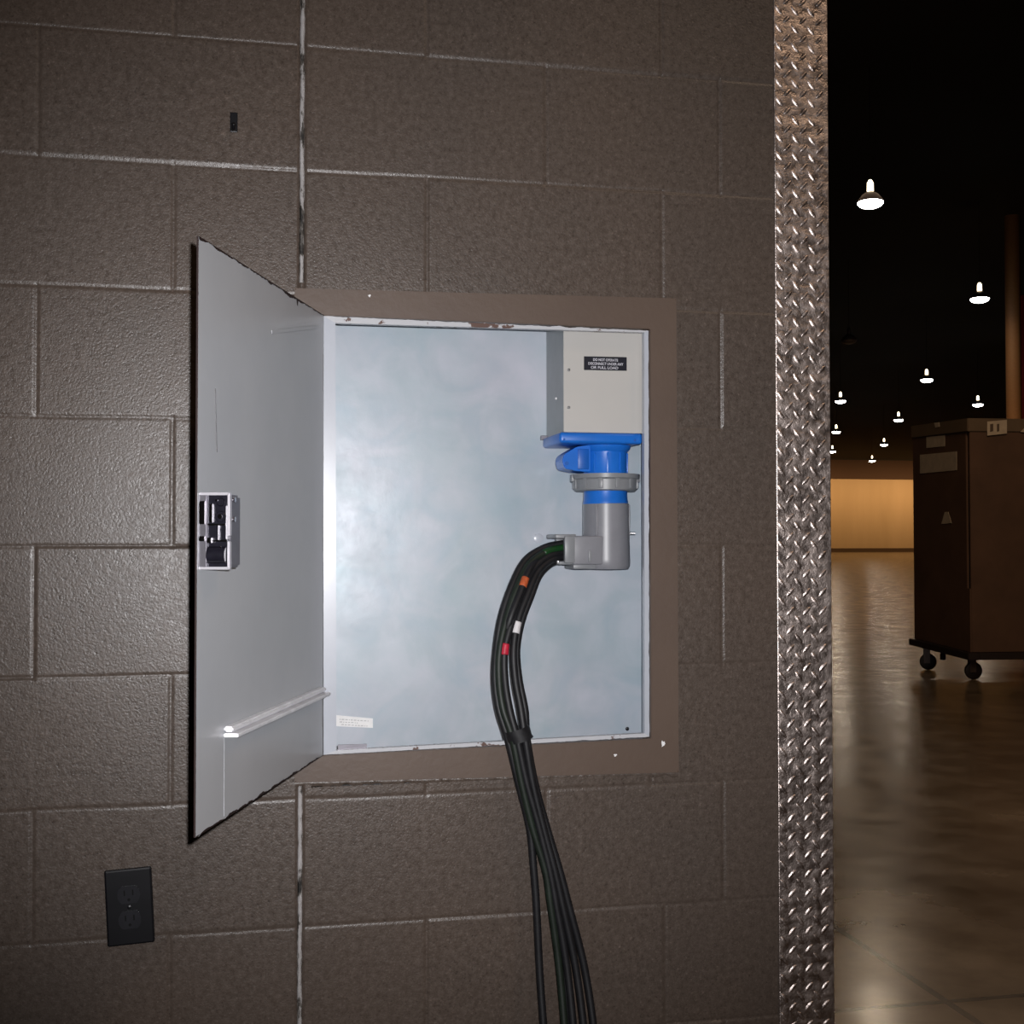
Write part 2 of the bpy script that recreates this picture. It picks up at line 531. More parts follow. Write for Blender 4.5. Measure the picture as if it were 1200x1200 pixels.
for nm, bmx, mt in (('bare_edge', ragged_strip((TL, TR), (tl, tr), yr, .0022, seed=1), M['rim']),
                    ('bare_edge', ragged_strip((TR, BR), (tr, br), yr, .0012, seed=2), M['rim_clean']),
                    ('bare_edge', ragged_strip((BR, BL), (br, bl), yr, .0016, seed=3), M['rim']),
                    ('bare_edge', ragged_strip((BL, TL), (bl, tl), yr, .0003, seed=4), M['rim_clean'])):
    link(nm, bmx, mt, cab)
# the steel box behind the opening
CX0, CX1, CZ0, CZ1, CYB = .088, .690, Z0 - .386, Z0 + .394, .150
bm = bmesh.new()
v = [bm.verts.new(p) for p in ((CX0, .014, CZ0), (CX1, .014, CZ0), (CX1, .014, CZ1), (CX0, .014, CZ1), (CX0, CYB, CZ0), (CX1, CYB, CZ0), (CX1, CYB, CZ1), (CX0, CYB, CZ1))]
for f in ((4, 5, 6, 7), (0, 1, 5, 4), (1, 2, 6, 5), (2, 3, 7, 6), (3, 0, 4, 7)): bm.faces.new([v[i] for i in f])
bmesh.ops.bevel(bm, geom=[e for e in bm.edges if len(e.link_faces) == 2], offset=.003, segments=2, affect='EDGES')
link('back_box', bm, M['back'], cab)
# faint raised stiffener on the right side and small hardware
bm = bmesh.new()
a = W(741, 510, .05); b_ = W(752, 862, .05)
box(bm, (W(752, 600, .03).x, .026, CZ0 + .01), (CX1 - .001, .030, CZ1 - .01), .001)
link('inner_flange', bm, M['rim_clean'], cab)
def screw(x, y, z, r=.0032, mat='screw', parent=cab, name='screw', h=.002):
    bm = bmesh.new()
    lathe(bm, [(r * .95, 0), (r, -h * .5), (r * .7, -h), (.0006, -h * 1.1)], (x, y, z), 'Y', 16)
    box(bm, (x - r * .75, y - h * 1.25, z - r * .12), (x + r * .75, y - h, z + r * .12))
    return link(name, bm, M[mat], parent, True, 40)
p = W(735, 854, CYB - .001); screw(p.x, CYB - .001, p.z, .0035, 'black')
# sticker at lower left
bm = bmesh.new()
def wall_quad(bm, px, y, th=.0006, mat=0):
    c = [W(a, b, y) for a, b in px]
    lo = [(p.x, y, p.z) for p in c]; hi = [(p.x, y + th, p.z) for p in c]
    vs = [bm.verts.new(p) for p in lo + hi]
    for f in ((0, 1, 2, 3), (7, 6, 5, 4), (0, 4, 5, 1), (1, 5, 6, 2), (2, 6, 7, 3), (3, 7, 4, 0)):
        bm.faces.new([vs[i] for i in f]).material_index = mat
wall_quad(bm, ((394, 838), (437, 842), (437, 853), (393, 851)), CYB - .0012)
st = link('sticker', bm, M['paper'], cab)
bm = bmesh.new()
random.seed(3)
for yy, xa, xb in ((842.5, 398, 432), (845.5, 398, 420), (848.5, 400, 430)):
    x = xa
    while x < xb:
        w = random.choice((1.2, 2.2, 3)); wall_quad(bm, ((x, yy + (x - 398) * .06), (x + w, yy + (x - 398) * .06), (x + w, yy + 1 + (x - 398) * .06), (x, yy + 1 + (x - 398) * .06)), CYB - .0016, .0003); x += w + 1.2
link('print', bm, simple('pale_print', (.55, .55, .56), .6), st)
# latch keeper at the left foot and a scuffed round knockout behind the cables
bm = bmesh.new(); wall_quad(bm, ((396, 873), (430, 872), (430, 879), (396, 881)), .002, .004)
link('keeper_slot', bm, M['steel'], cab)
bm = bmesh.new(); c = W(631, 631, CYB - .001)
lathe(bm, [(.009, 0), (.009, -.002), (.006, -.003), (.001, -.003)], c, 'Y', 20); link('knockout_plug', bm, M['rim_clean'], cab, True, 40)

# ---- door
HB = Vector((.1030, -.0045, 0))
ud = Vector((-.17323, -.52389, 0)).normalized()
nd = Vector((-ud.y, ud.x, 0)); nd = nd if nd.x > 0 else -nd
DW = .5518
zt0, zb0 = W(378, 370).z, W(378, 885).z
def doorpt(u, n, z): return HB + ud * u + nd * n + Vector((0, 0, z))
def on_door(px, py, off=0.0):      # pixel -> (u, z) on the door's inner face
    v = ray(px, py); o = HB + nd * off
    s = ((o.x - CAM.x) * nd.x + (o.y - CAM.y) * nd.y) / (v.x * nd.x + v.y * nd.y)
    p = CAM + v * s
    return ((p - HB).dot(ud), p.z)
ztf, zbf = on_door(232, 276)[1], on_door(232, 980)[1]
print('door', DW, on_door(232, 276), on_door(232, 980), zt0, zb0)
def dz_top(u): return zt0 + (ztf - zt0) * u / DW
def dz_bot(u): return zb0 + (zbf - zb0) * u / DW
def door_mat():
    m, nt, b = new_mat('grey_door_inner')
    v = coords(nt)
    f = tex(nt, v, 5, 4); g = tex(nt, coords(nt, (1, 1, .1)), 30, 4)
    nt.links.new(ramp(nt, f, [(.3, (.47, .49, .52)), (.7, (.53, .545, .57))]), b.inputs['Base Color'])
    b.inputs['Roughness'].default_value = .32
    bump(nt, b, g, .12, .0008)
    return m
M['door'] = door_mat()
bm = bmesh.new()
n = 90; rows = []
for i in range(n + 1):
    u = DW * i / n
    def jag(s): return .0016 * noise.noise(Vector((u * 60, s, 0))) + .0012 * noise.noise(Vector((u * 190, s, 0)))
    zt, zb = dz_top(u) + jag(1) * .6, dz_bot(u) + jag(2) * .6
    rows.append([bm.verts.new(doorpt(u, o, z)) for o, z in ((0, zb), (0, zt), (-.0024, zt), (-.0024, zb))])
for a, b_ in zip(rows, rows[1:]):
    for k in range(4):
        f = bm.faces.new((a[k], a[(k + 1) % 4], b_[(k + 1) % 4], b_[k])); f.material_index = (0, 1, 2, 1)[k]
bm.faces.new(rows[0]).material_index = 1; bm.faces.new(rows[-1]).material_index = 1
door = link('door', bm, [M['door'], M['door_edge'], M['door_out']], cab)
# ragged dark paint along top and bottom edges
def edge_paint(top):
    bm = bmesh.new(); prev = None
    for i in range(161):
        u = DW * i / 160
        z = dz_top(u) if top else dz_bot(u)
        w = .0022 + .0028 * max(-.5, noise.noise(Vector((u * 34, 5 if top else 9, 0)))) + .0016 * noise.noise(Vector((u * 120, 2, 0)))
        if u < .02: w = .001
        if top:
            k = abs(u - .150); w += .016 * max(0, 1 - k / .004)
            w += .004 * max(0, 1 - abs(u - .19) / .04)
        w = max(.0006, w)
        a = bm.verts.new(doorpt(u, .0004, z)); b = bm.verts.new(doorpt(u, .0004, z - w if top else z + w))
        if prev: bm.faces.new((prev[0], prev[1], b, a))
        prev = (a, b)
    return bm
link('edge_paint', edge_paint(True), M['door_edge'], door); link('edge_paint', edge_paint(False), M['door_edge'], door)
def dbox(bm, ua, ub, na, nb, za, zb, bev=0.0, mat=0, tilt=0):
    c = []
    for z in (za, zb):
        for u, nn in ((ua, na), (ub, na), (ub, nb), (ua, nb)):
            c.append(doorpt(u, nn, z))
    vs, fs = hexa(bm, c, mat)
    if bev:
        r = bmesh.ops.bevel(bm, geom=list({e for v in vs for e in v.link_edges}), offset=bev, segments=2, affect='EDGES')
        for f in r['faces']: f.material_index = mat
# print pocket: ledge bar and plate below it
ua, za = on_door(262, 857); ub, zb_ = on_door(374, 809)
bm = bmesh.new()
def dslope(bm, pts_u, n0, n1, h0, h1, bev=0):
    (ua, za), (ub, zb) = pts_u
    c = [doorpt(ua, n0, za + h0), doorpt(ub, n0, zb + h0), doorpt(ub, n1, zb + h0), doorpt(ua, n1, za + h0),
         doorpt(ua, n0, za + h1), doorpt(ub, n0, zb + h1), doorpt(ub, n1, zb + h1), doorpt(ua, n1, za + h1)]
    vs, fs = hexa(bm, c)
    if bev: bmesh.ops.bevel(bm, geom=list({e for v in vs for e in v.link_edges}), offset=bev, segments=2, affect='EDGES')
dslope(bm, ((ua, za), (ub, zb_)), 0, .012, -.001, .006, .002)
dslope(bm, ((ua, za), (ub, zb_)), 0, .019, -.0075, -.0025, .001)
link('pocket_ledge', bm, simple('pale_grey_ledge', (.86, .86, .90), .35), door)
uc, zc_ = on_door(366, 884)
bm = bmesh.new()
c = [doorpt(ua - .002, .0, dz_bot(ua) + .004), doorpt(.028, .0, dz_bot(.028) + .004), doorpt(.028, .0005, dz_bot(.028) + .004), doorpt(ua - .002, .0005, dz_bot(ua) + .004),
     doorpt(ua - .002, .0, za - .004), doorpt(.028, .0, zb_ - .004), doorpt(.028, .0005, zb_ - .004), doorpt(ua - .002, .0005, za - .004)]
vs, fs = hexa(bm, c); bmesh.ops.bevel(bm, geom=list({e for v in vs for e in v.link_edges}), offset=.0002, segments=1, affect='EDGES')
link('print_pocket', bm, M['door'], door)
# pressed stiffener near the top, and a long scratch
bm = bmesh.new()
u1, z1 = on_door(292, 382); u2, z2 = on_door(374, 383)
dslope(bm, (on_door(318, 389), on_door(374, 383)), 0, .0008, -.003, .003, .0004)
link('pressed_rib', bm, M['door'], door)
bm = bmesh.new(); u1, z1 = on_door(252, 455); u2, z2 = on_door(254, 530)
tube(bm, [doorpt(u1, .0003, z1), doorpt(u1 - .003, .0003, (z1 + z2) / 2), doorpt(u2, .0003, z2)], .0006, 6)
link('scratch', bm, simple('scratch_grey', (.12, .12, .13), .5), door)
# latch
zl0, zl1 = on_door(240, 667)[1], on_door(240, 578)[1]
zm = (zl0 + zl1) / 2; hh = (zl1 - zl0) / 2
E_ = DW
def latch_part(name, mat, *boxes, bev=.0008):
    bm = bmesh.new()
    for bxx in boxes: dbox(bm, *bxx, bev)
    return link(name, bm, M[mat], door)
fU = E_ - .004
latch_part('latch_housing', 'steel', (fU - .045, fU - .006, .0, .036, zm - hh + .002, zm + hh - .002), bev=.003)
# chrome rim round the open end of the housing
latch_part('latch_rim', 'rimchrome',
    (fU - .008, fU, .0, .0375, zm + hh - .0032, zm + hh), (fU - .008, fU, .0, .0375, zm - hh, zm - hh + .0032),
    (fU - .008, fU, .0350, .0378, zm - .006, zm + hh), (fU - .008, fU, .0350, .0378, zm - hh, zm - .012),
    (fU - .008, fU, .0330, .0352, zm - .010, zm + .030))
latch_part('latch_recess', 'darkmetal', (fU - .007, fU - .004, .009, .035, zm - hh + .003, zm + hh - .003))
latch_part('strike_plate', 'chrome', (fU - .004, fU + .002, .001, .009, zm + .008, zm + hh - .010), (fU - .004, fU + .002, .001, .009, zm - .012, zm - .006))
latch_part('latch_backing', 'steel', (fU - .005, fU, .0, .010, zm - hh + .003, zm + hh - .003))
latch_part('latch_bar', 'chrome', (fU - .004, fU, .013, .0175, zm + .010, zm + .032), (fU - .004, fU + .001, .011, .034, zm + .0065, zm + .0085),
           (fU - .004, fU + .001, .011, .036, zm - .0125, zm - .0105), (fU - .004, fU, .023, .0248, zm - .012, zm + .008), (fU - .004, fU + .002, .011, .017, zm - .014, zm - .008))
def dcyl(bm, u0_, n_, z_, r, l, seg=20):
    mtx = Matrix((( nd.x, 0, ud.x), (nd.y, 0, ud.y), (0, 1, 0)))
    lathe(bm, [(r * .9, 0), (r, .001), (r, l - .001), (r * .85, l)], doorpt(u0_, n_, z_), 'Z', seg, 0, mtx)
bm = bmesh.new(); dcyl(bm, fU - .004, .027, zm + .017, .0065, .005); dcyl(bm, fU - .004, .0265, zm + .034, .005, .004)
link('lock_cylinder', bm, M['darkmetal'], door, True, 40)
bm = bmesh.new(); dcyl(bm, fU - .003, .027, zm + .017, .0032, .006, 14); 
link('latch_pin', bm, M['chrome'], door, True, 40)
bm = bmesh.new(); dcyl(bm, fU - .003, .0225, zm + .036, .0016, .006, 12)
link('latch_pin', bm, M['chrome'], door, True, 40)
bm = bmesh.new()
tube(bm, [doorpt(fU + .001, .027, zm - .018), doorpt(fU + .002, .029, zm - .024), doorpt(fU + .001, .027, zm - .030), doorpt(fU + .002, .032, zm - .034)], .0012, 8)
link('latch_spring', bm, M['chrome'], door, True, 40)
bm = bmesh.new()
mtu = Matrix(((1, 0, 0), (0, 1, 0), (0, 0, 1)))
tube(bm, [doorpt(fU - .003, .012, zm - .028), doorpt(fU - .003, .034, zm - .028)], .010, 20)
link('latch_bolt', bm, M['darkmetal'], door, True, 40)
for zz in (zm + hh - .008, zm + .014):
    bm = bmesh.new(); tube(bm, [doorpt(fU - .018, .0355, zz), doorpt(fU - .018, .0385, zz)], .0032, 12)
    link('latch_rivet', bm, M['chrome'], door, True, 40)
# hinge knuckles behind the rim edge
for zz in (Z0 + .28, Z0 + .02, Z0 - .26):
    bm = bmesh.new(); tube(bm, [Vector((.0985, -.0075, zz - .03)), Vector((.0985, -.0075, zz + .03))], .0035, 10)
    link('hinge', bm, M['door_out'], cab, True, 40)

# ------------------------------------------------------------------ grey socket box
FB = .020
bx0 = W(660.5, 450, FB).x; bx1 = W(754, 450, FB).x
bzb = W(700, 507, FB).z; bzt = CZ1 - .004
sb = thing('socket_enclosure', ((bx0 + bx1) / 2, .08, bzb), 'grey steel box with black nameplate in the top right corner of the open cabinet', 'junction box')
bm = bmesh.new(); box(bm, (bx0, FB + .002, bzb), (bx1, CYB - .0005, bzt), .0015); link('enclosure_body', bm, M['boxside'], sb)
bm = bmesh.new(); box(bm, (bx0, FB, bzb), (bx1, FB + .0025, bzt), .0008); link('front_cover', bm, M['box'], sb)
for a, b in ((666.5, 433.5), (666.5, 477.5)):
    p = W(a, b, FB - .0002); screw(p.x, p.y, p.z, .0026, 'screw', sb)
bm = bmesh.new(); p = W(651, 467, .07); 
lathe(bm, [(.0025, 0), (.0025, -.002), (.001, -.003)], (bx0 - .0002, .07, p.z), 'X', 12); link('rivet', bm, M['white'], sb, True, 40)
bm = bmesh.new(); p = W(645, 511, .12); box(bm, (bx0 - .012, CYB - .012, bzb - .004), (bx0, CYB - .002, bzb + .004), .001); link('bottom_clip', bm, M['steel'], sb)
bm = bmesh.new(); wall_quad(bm, ((684.5, 417.5), (734.5, 418.5), (734.5, 434.5), (684.5, 433.5)), FB - .0012, .0012)
lab = link('nameplate', bm, M['label'], sb)
# engraved three-line legend (worn, blurred lettering in the photo)
def text_obj(body, px, py, wpx, hgt, parent, mat):
    cu = bpy.data.curves.new('legend', 'FONT'); cu.body = body; cu.size = 1; cu.align_x = 'CENTER'; cu.align_y = 'CENTER'; cu.extrude = .02; cu.offset = .018
    to = bpy.data.objects.new('legend', cu); COL.objects.link(to)
    dg = bpy.context.evaluated_depsgraph_get()
    me = bpy.data.meshes.new_from_object(to.evaluated_get(dg))
    bpy.data.objects.remove(to); 
    xs_ = [v.co.x for v in me.vertices]; ys_ = [v.co.y for v in me.vertices]
    cx, cyy = (min(xs_) + max(xs_)) / 2, (min(ys_) + max(ys_)) / 2
    wm = (W(px + wpx / 2, py, FB) - W(px - wpx / 2, py, FB)).x
    s = wm / (max(xs_) - min(xs_)); t = hgt / (max(ys_) - min(ys_))
    p = W(px, py, FB - .0013)
    for v in me.vertices: v.co = Vector((p.x + (v.co.x - cx) * s, FB - .0013 + v.co.z * .005, p.z + (v.co.y - cyy) * t))
    me.transform(world_of(parent).inverted())
    me.materials.append(mat)
    o = bpy.data.objects.new('legend', me); COL.objects.link(o); o.parent = parent
    return o
for body, px, py, w in (('DO NOT OPERATE', 709.7, 421.8, 29), ('DISCONNECT UNDER ANY', 710, 426.4, 41), ('OR FULL LOAD', 708.5, 430.9, 32)):
    text_obj(body, px, py, w, .0046, lab, M['ink'])

# ------------------------------------------------------------------ blue socket
PY = .076
def zc(py, y=PY): return W(709, py, y).z
CXP = W(709.5, 560, PY).x
sock = thing('power_socket', (CXP, PY, zc(512)), 'blue round industrial power socket with flip lid under the grey box', 'socket')
bm = bmesh.new()
fx0, fx1 = W(655, 515, FB).x, W(752, 515, FB).x
box(bm, (fx0, FB - .006, W(700, 520, FB).z), (fx1, CYB - .006, bzb - .0004), .005, seg=3)
link('mounting_flange', bm, M['blue'], sock, True, 35)
bm = bmesh.new()
def R_(px): return px / F * 2.12 
ztop = W(700, 520, FB).z + .001; zbot = zc(561)
lathe(bm, [(R_(31), ztop), (R_(30), ztop - .006), (R_(26.5), ztop - .012), (R_(26.5), zbot + .012), (R_(27.5), zbot + .008), (R_(27.5), zbot)], (CXP, PY, 0), 'Z', 56)
# little ribs around the barrel
for k in range(10):
    a = 2 * PI * k / 10 + .15
    m4 = Matrix.Translation((CXP, PY, 0)) @ Matrix.Rotation(a, 4, 'Z')
    box(bm, (R_(25.5), -.002, zbot + .004), (R_(27.6), .002, ztop - .014), .0006, mtx=m4)
link('socket_barrel', bm, M['blue'], sock, True, 35)
# flip lid swung out to the left, its hinge arm and thumb tab
bm = bmesh.new()
yl = PY - .030
pts = [(659, 540), (661, 533), (667, 529), (676, 523.5), (692, 521.5), (692, 553), (676, 552), (662, 549)]
f_, b2 = [], []
for a, b in pts:
    p = W(a, b, yl); f_.append(bm.verts.new((p.x, yl, p.z))); b2.append(bm.verts.new((p.x, yl + .055, p.z)))
bm.faces.new(f_); bm.faces.new(b2[::-1])
for i in range(len(pts)): bm.faces.new((f_[i], f_[(i + 1) % len(pts)], b2[(i + 1) % len(pts)], b2[i]))
bmesh.ops.bevel(bm, geom=list(bm.edges), offset=.0018, segments=2, affect='EDGES')
lid = link('flip_lid', bm, M['blue'], sock, True, 35)
bm = bmesh.new()
p0, p1 = W(677, 526, yl), W(690, 550, yl)
box(bm, (p0.x, yl - .0025, p1.z), (p1.x, yl + .004, p0.z), .0012); link('lid_boss', bm, M['bluedk'], lid, True, 35)
bm = bmesh.new(); tube(bm, [Vector((W(664, 535, yl).x, yl - .002, W(664, 543, yl).z)), Vector((W(664, 535, yl).x, yl + .057, W(664, 543, yl).z))], .0035, 14)
link('lid_pin', bm, M['bluedk'], lid, True, 40)
for a, b in ((661, 515), (744, 516)):
    p = W(a, b, FB - .006); screw(p.x, FB - .006, p.z, .002, 'bluedk', sock)

# ------------------------------------------------------------------ grey plug
plug = thing('power_plug', (CXP, PY, zc(668)), 'grey right-angle industrial plug with blue collar hanging from the blue socket', 'plug')
bm = bmesh.new()
z1, z2 = zc(557), zc(576)
lathe(bm, [(R_(34), z1 + .001), (R_(41), z1 + .001), (R_(41), z1 - .006), (R_(38.5), z1 - .009), (R_(37.5), z2 + .002), (R_(35.5), z2), (R_(27), z2)], (CXP, PY, 0), 'Z', 64)
for k in range(12):
    a = 2 * PI * k / 12 + .1
    m4 = Matrix.Translation((CXP, PY, 0)) @ Matrix.Rotation(a, 4, 'Z')
    box(bm, (R_(37), -.004, z2 + .004), (R_(39.8), .004, z1 - .007), .001, mtx=m4)
# two bayonet lugs
for a in (.0, PI * .97):
    m4 = Matrix.Translation((CXP, PY, 0)) @ Matrix.Rotation(a, 4, 'Z')
    box(bm, (R_(38), -.009, z1 - .012), (R_(42.2), .009, z1 + .0015), .0015, mtx=m4)
link('locking_ring', bm, M['ring'], plug, True, 35)
bm = bmesh.new()
lathe(bm, [(R_(26), zc(574)), (R_(26.5), zc(586)), (R_(27.2), zc(588)), (R_(27.2), zc(592))], (CXP, PY, 0), 'Z', 56)
link('blue_collar', bm, M['blue'], plug, True, 35)['label'] = 'blue collar'
cxb = W(709, 600, PY).x
bm = bmesh.new()
lathe(bm, [(R_(26.2), zc(589.5)), (R_(27.8), zc(591)), (R_(28.2), zc(630)), (R_(28.8), zc(655)), (R_(28.8), zc(663)), (R_(27), zc(666.5)), (R_(20), zc(667))], (CXP + .0008, PY, 0), 'Z', 56)
for k, a in enumerate((-.35, PI + .9)):
    m4 = Matrix.Translation((CXP, PY, 0)) @ Matrix.Rotation(a, 4, 'Z')
    box(bm, (R_(27), -.003, zc(628)), (R_(29.4), .003, zc(592)), .001, mtx=m4)
link('plug_body', bm, M['grey'], plug, True, 35)
# side entry housing with a flat front
bm = bmesh.new()
yf = PY - R_(28.5)
a, b = W(672, 662, yf), W(708, 628, yf)
box(bm, (a.x, yf + .003, a.z), (b.x, PY + .036, b.z), .003, seg=3)
link('cable_entry', bm, M['grey'], plug, True, 35)
bm = bmesh.new()
a, b = W(672, 664.5, yf), W(738, 667, yf)
box(bm, (a.x + .002, yf + .008, W(700, 667, yf).z), (W(700, 650, yf).x, PY + .03, W(700, 661, yf).z), .002)
box(bm, (W(690, 650, yf).x, yf - .001, W(690, 659, yf).z), (W(693, 650, yf).x, yf + .006, W(690, 645, yf).z), .0008)
link('housing_seam', bm, M['ring'], plug, True, 35)
# cable clamp: upper and lower jaws round the bundle
bm = bmesh.new()
yc = yf + .002
a, b = W(662, 660, yc), W(674, 628, yc)
box(bm, (a.x, yc, a.z), (b.x, yc + .012, b.z), .002)
a, b = W(652, 631, yc), W(676, 626, yc)
box(bm, (a.x, yc + .004, a.z), (b.x, yc + .074, b.z), .0015)
a, b = W(655, 662, yc), W(676, 657.5, yc)
box(bm, (a.x, yc + .008, a.z), (b.x, yc + .074, b.z), .0025)
a, b = W(662, 660, yc), W(674, 628, yc)
box(bm, (a.x, yc + .062, a.z), (b.x, yc + .074, b.z), .002)
link('cable_clamp', bm, M['ring'], plug, True, 35)
for a_, b_ in ((656, 660), (686, 663.5)):
    p = W(a_, b_, yc); bm = bmesh.new()
    lathe(bm, [(.0035, p.z - .002), (.004, p.z), (.004, p.z + .004), (.002, p.z + .005)], (p.x, yc + .012, 0), 'Z', 14); link('screw', bm, M['screw'], plug, True, 40)
bm = bmesh.new(); p = W(742, 625, PY)
tube(bm, [Vector((CXP + R_(26), PY, p.z)), Vector((p.x + .003, PY - .004, p.z))], .0022, 10); link('lock_pin', bm, M['screw'], plug, True, 40)

# ------------------------------------------------------------------ cables
# stations: y on the photo, x range of the bundle, depth in front of / behind the wall plane
OUT = [(668, 634, .070), (655, 635.5, .066), (636, 640, .056), (613, 655, .038), (597, 685, .018), (585, 722, .004), (578.5, 760, -.006), (576, 795, -.014), (580, 830, -.024), (590, 863, -.030),
       (603, 915, -.030), (617, 970, -.030), (627, 1020, -.032), (630, 1060, -.034), (634, 1140, -.04)]
INN = [(668, 657, .070), (657, 658, .066), (645, 663, .056), (633, 677, .038), (624, 700, .018), (613, 730, .004), (607, 762, -.006), (610, 797, -.014), (617, 832, -.024), (621, 866, -.030),
       (630, 918, -.030), (644, 972, -.030), (658, 1020, -.032), (669, 1060, -.034), (690, 1140, -.04)]
R_C = .0063
specs = [  # t, front/back offset, material, wobble, label, band
    (.10, .004, 'cable', 0, 'black power cable on the far left side of the plug bundle', None),
    (.32, -.006, 'cablegreen', 1, 'dark green tinted cable left of the one with the red band', None),
    (.56, -.008, 'cable', 2, 'black power cable marked with a bright red tape band', ('red', 759, 13)),
    (.42, .010, 'cable', 3, 'black power cable marked with an orange tape band high on its bend', ('orange', 683, 12)),
    (.78, -.007, 'cable', 4, 'black power cable marked with a white tape band', ('white', 734.5, 14)),
    (.93, .005, 'cable', 5, 'black power cable along the right edge of the plug bundle', None),
]
cable_paths = []
for ci, (t, dy, mt, sd, lbl, band) in enumerate(specs):
    pts = []
    for si, ((xo, yo, d0), (xi, yi, d1)) in enumerate(zip(OUT, INN)):
        tt = t
        if 5 < si < 9:    # the two groups open up around a narrow gap
            tt = t * .94 if t < .6 else min(1, .70 + (t - .75) * 1.3)
        if ci == 3 and si >= 3: tt = (.44, .50, .46, .42, .36, .34, .50, .60, .62, .55, .5, .5)[si - 3]; 
        if si >= 12: tt = (0, .42, .60, .52, .80, 1.0)[ci] * .93
        if 6 <= si <= 8: tt = (.12, .26, .46, .37, .82, .95)[ci]
        tt += .05 * math.sin(si * .8 + sd * 1.9) if 9 <= si < 12 else 0
        d = d0 + dy * (1 if si > 1 else .5)
        if ci == 3 and 3 <= si <= 5: d = d0 - .012
        x = xo + (xi - xo) * tt; y = yo + (yi - yo) * tt
        if ci == 0 and si >= 12: x -= 1.5
        pts.append(W(x, y, d))
    last = pts[-1]
    # on down to the floor and along it
    k = ci - 2.5
    pts += [Vector((last.x + .01 + k * .002, last.y - .02, .38)), Vector((last.x + .02 + k * .006, last.y - .05, .14)),
            Vector((last.x + .06 + k * .008, last.y - .12, .035)), Vector((last.x + .16 + k * .004, last.y - .20 - k * .012, R_C + .001)),
            Vector((last.x + .55, last.y - .34 - k * .018, R_C + .001)), Vector((last.x + 1.1, last.y - .40 - k * .022, R_C + .001))]
    path = catmull(pts, 9)
    cable_paths.append(path)
    bm = bmesh.new(); tube(bm, path, R_C, 14)
    cb = link('power_cable', bm, M[mt], None, True)
    tag(cb, lbl, 'cable', 'power cables from the grey plug')
    cabobj = cb
    if band:
        key, py, hpx = band
        zb = W(600, py, -.01).z; rr = hpx / 2 / 715
        seg = [p for p in path if abs(p.z - zb) < .05]
        # resample closely around the band
        idx = min(range(12, len(path) - 30), key=lambda i: abs(path[i].z - W(600, py, path[i].y).z))
        c = path[idx]; tdir = (path[idx + 1] - path[idx - 1]).normalized()
        L = []
        for s in range(-4, 5):
            dist = rr * s / 4
            # walk along the polyline
            i, rem = idx, abs(dist); sgn = 1 if dist > 0 else -1; cur = c.copy()
            while rem > 1e-9:
                nx = path[i + sgn]; dd = (nx - cur).length
                if dd >= rem: cur = cur + (nx - cur) * (rem / dd); rem = 0
                else: cur = nx.copy(); rem -= dd; i += sgn
            L.append(cur)
        bm = bmesh.new(); tube(bm, L, R_C + .0006, 16)
        bo = link('tape_band', bm, M[key], cb, True); bo['label'] = key + ' tape band'
    if ci == 1:
        seg = path[6:20]
        bm = bmesh.new(); tube(bm, [p + Vector((0, -.0004, 0)) for p in seg], R_C + .0002, 12)
        g_ = link('green_sleeve', bm, M['green'], cb, True); g_['label'] = 'green insulation at the plug end'
# black tape tie round the bundle
bm = bmesh.new()
cz = W(606, 862, -.03)
for j, (dz, rx, ry) in enumerate(((.004, .0215, .0185), )):
    rings = []
    for h in range(5):
        z = cz.z + .012 - h * .005 + .0; ring = []
        for i in range(36):
            a = 2 * PI * i / 36
            ring.append(bm.verts.new((cz.x - .002 + h * .0022 + (rx - .0015) * math.cos(a) * (1 + .05 * math.sin(3 * a + h * 1.7)), cz.y - .0005 + ry * math.sin(a), z + .006 * math.cos(a))))
        rings.append(ring)
    for a_, b_ in zip(rings, rings[1:]):
        for i in range(36): bm.faces.new((a_[i], a_[(i + 1) % 36], b_[(i + 1) % 36], b_[i]))
tag(link('tape_tie', bm, simple('black_tape', (.012, .012, .014), .5, 0, .2, 90, .4, .001), None, True), 'black tape wrapped round the cable bundle just above the cabinet sill', 'tape')

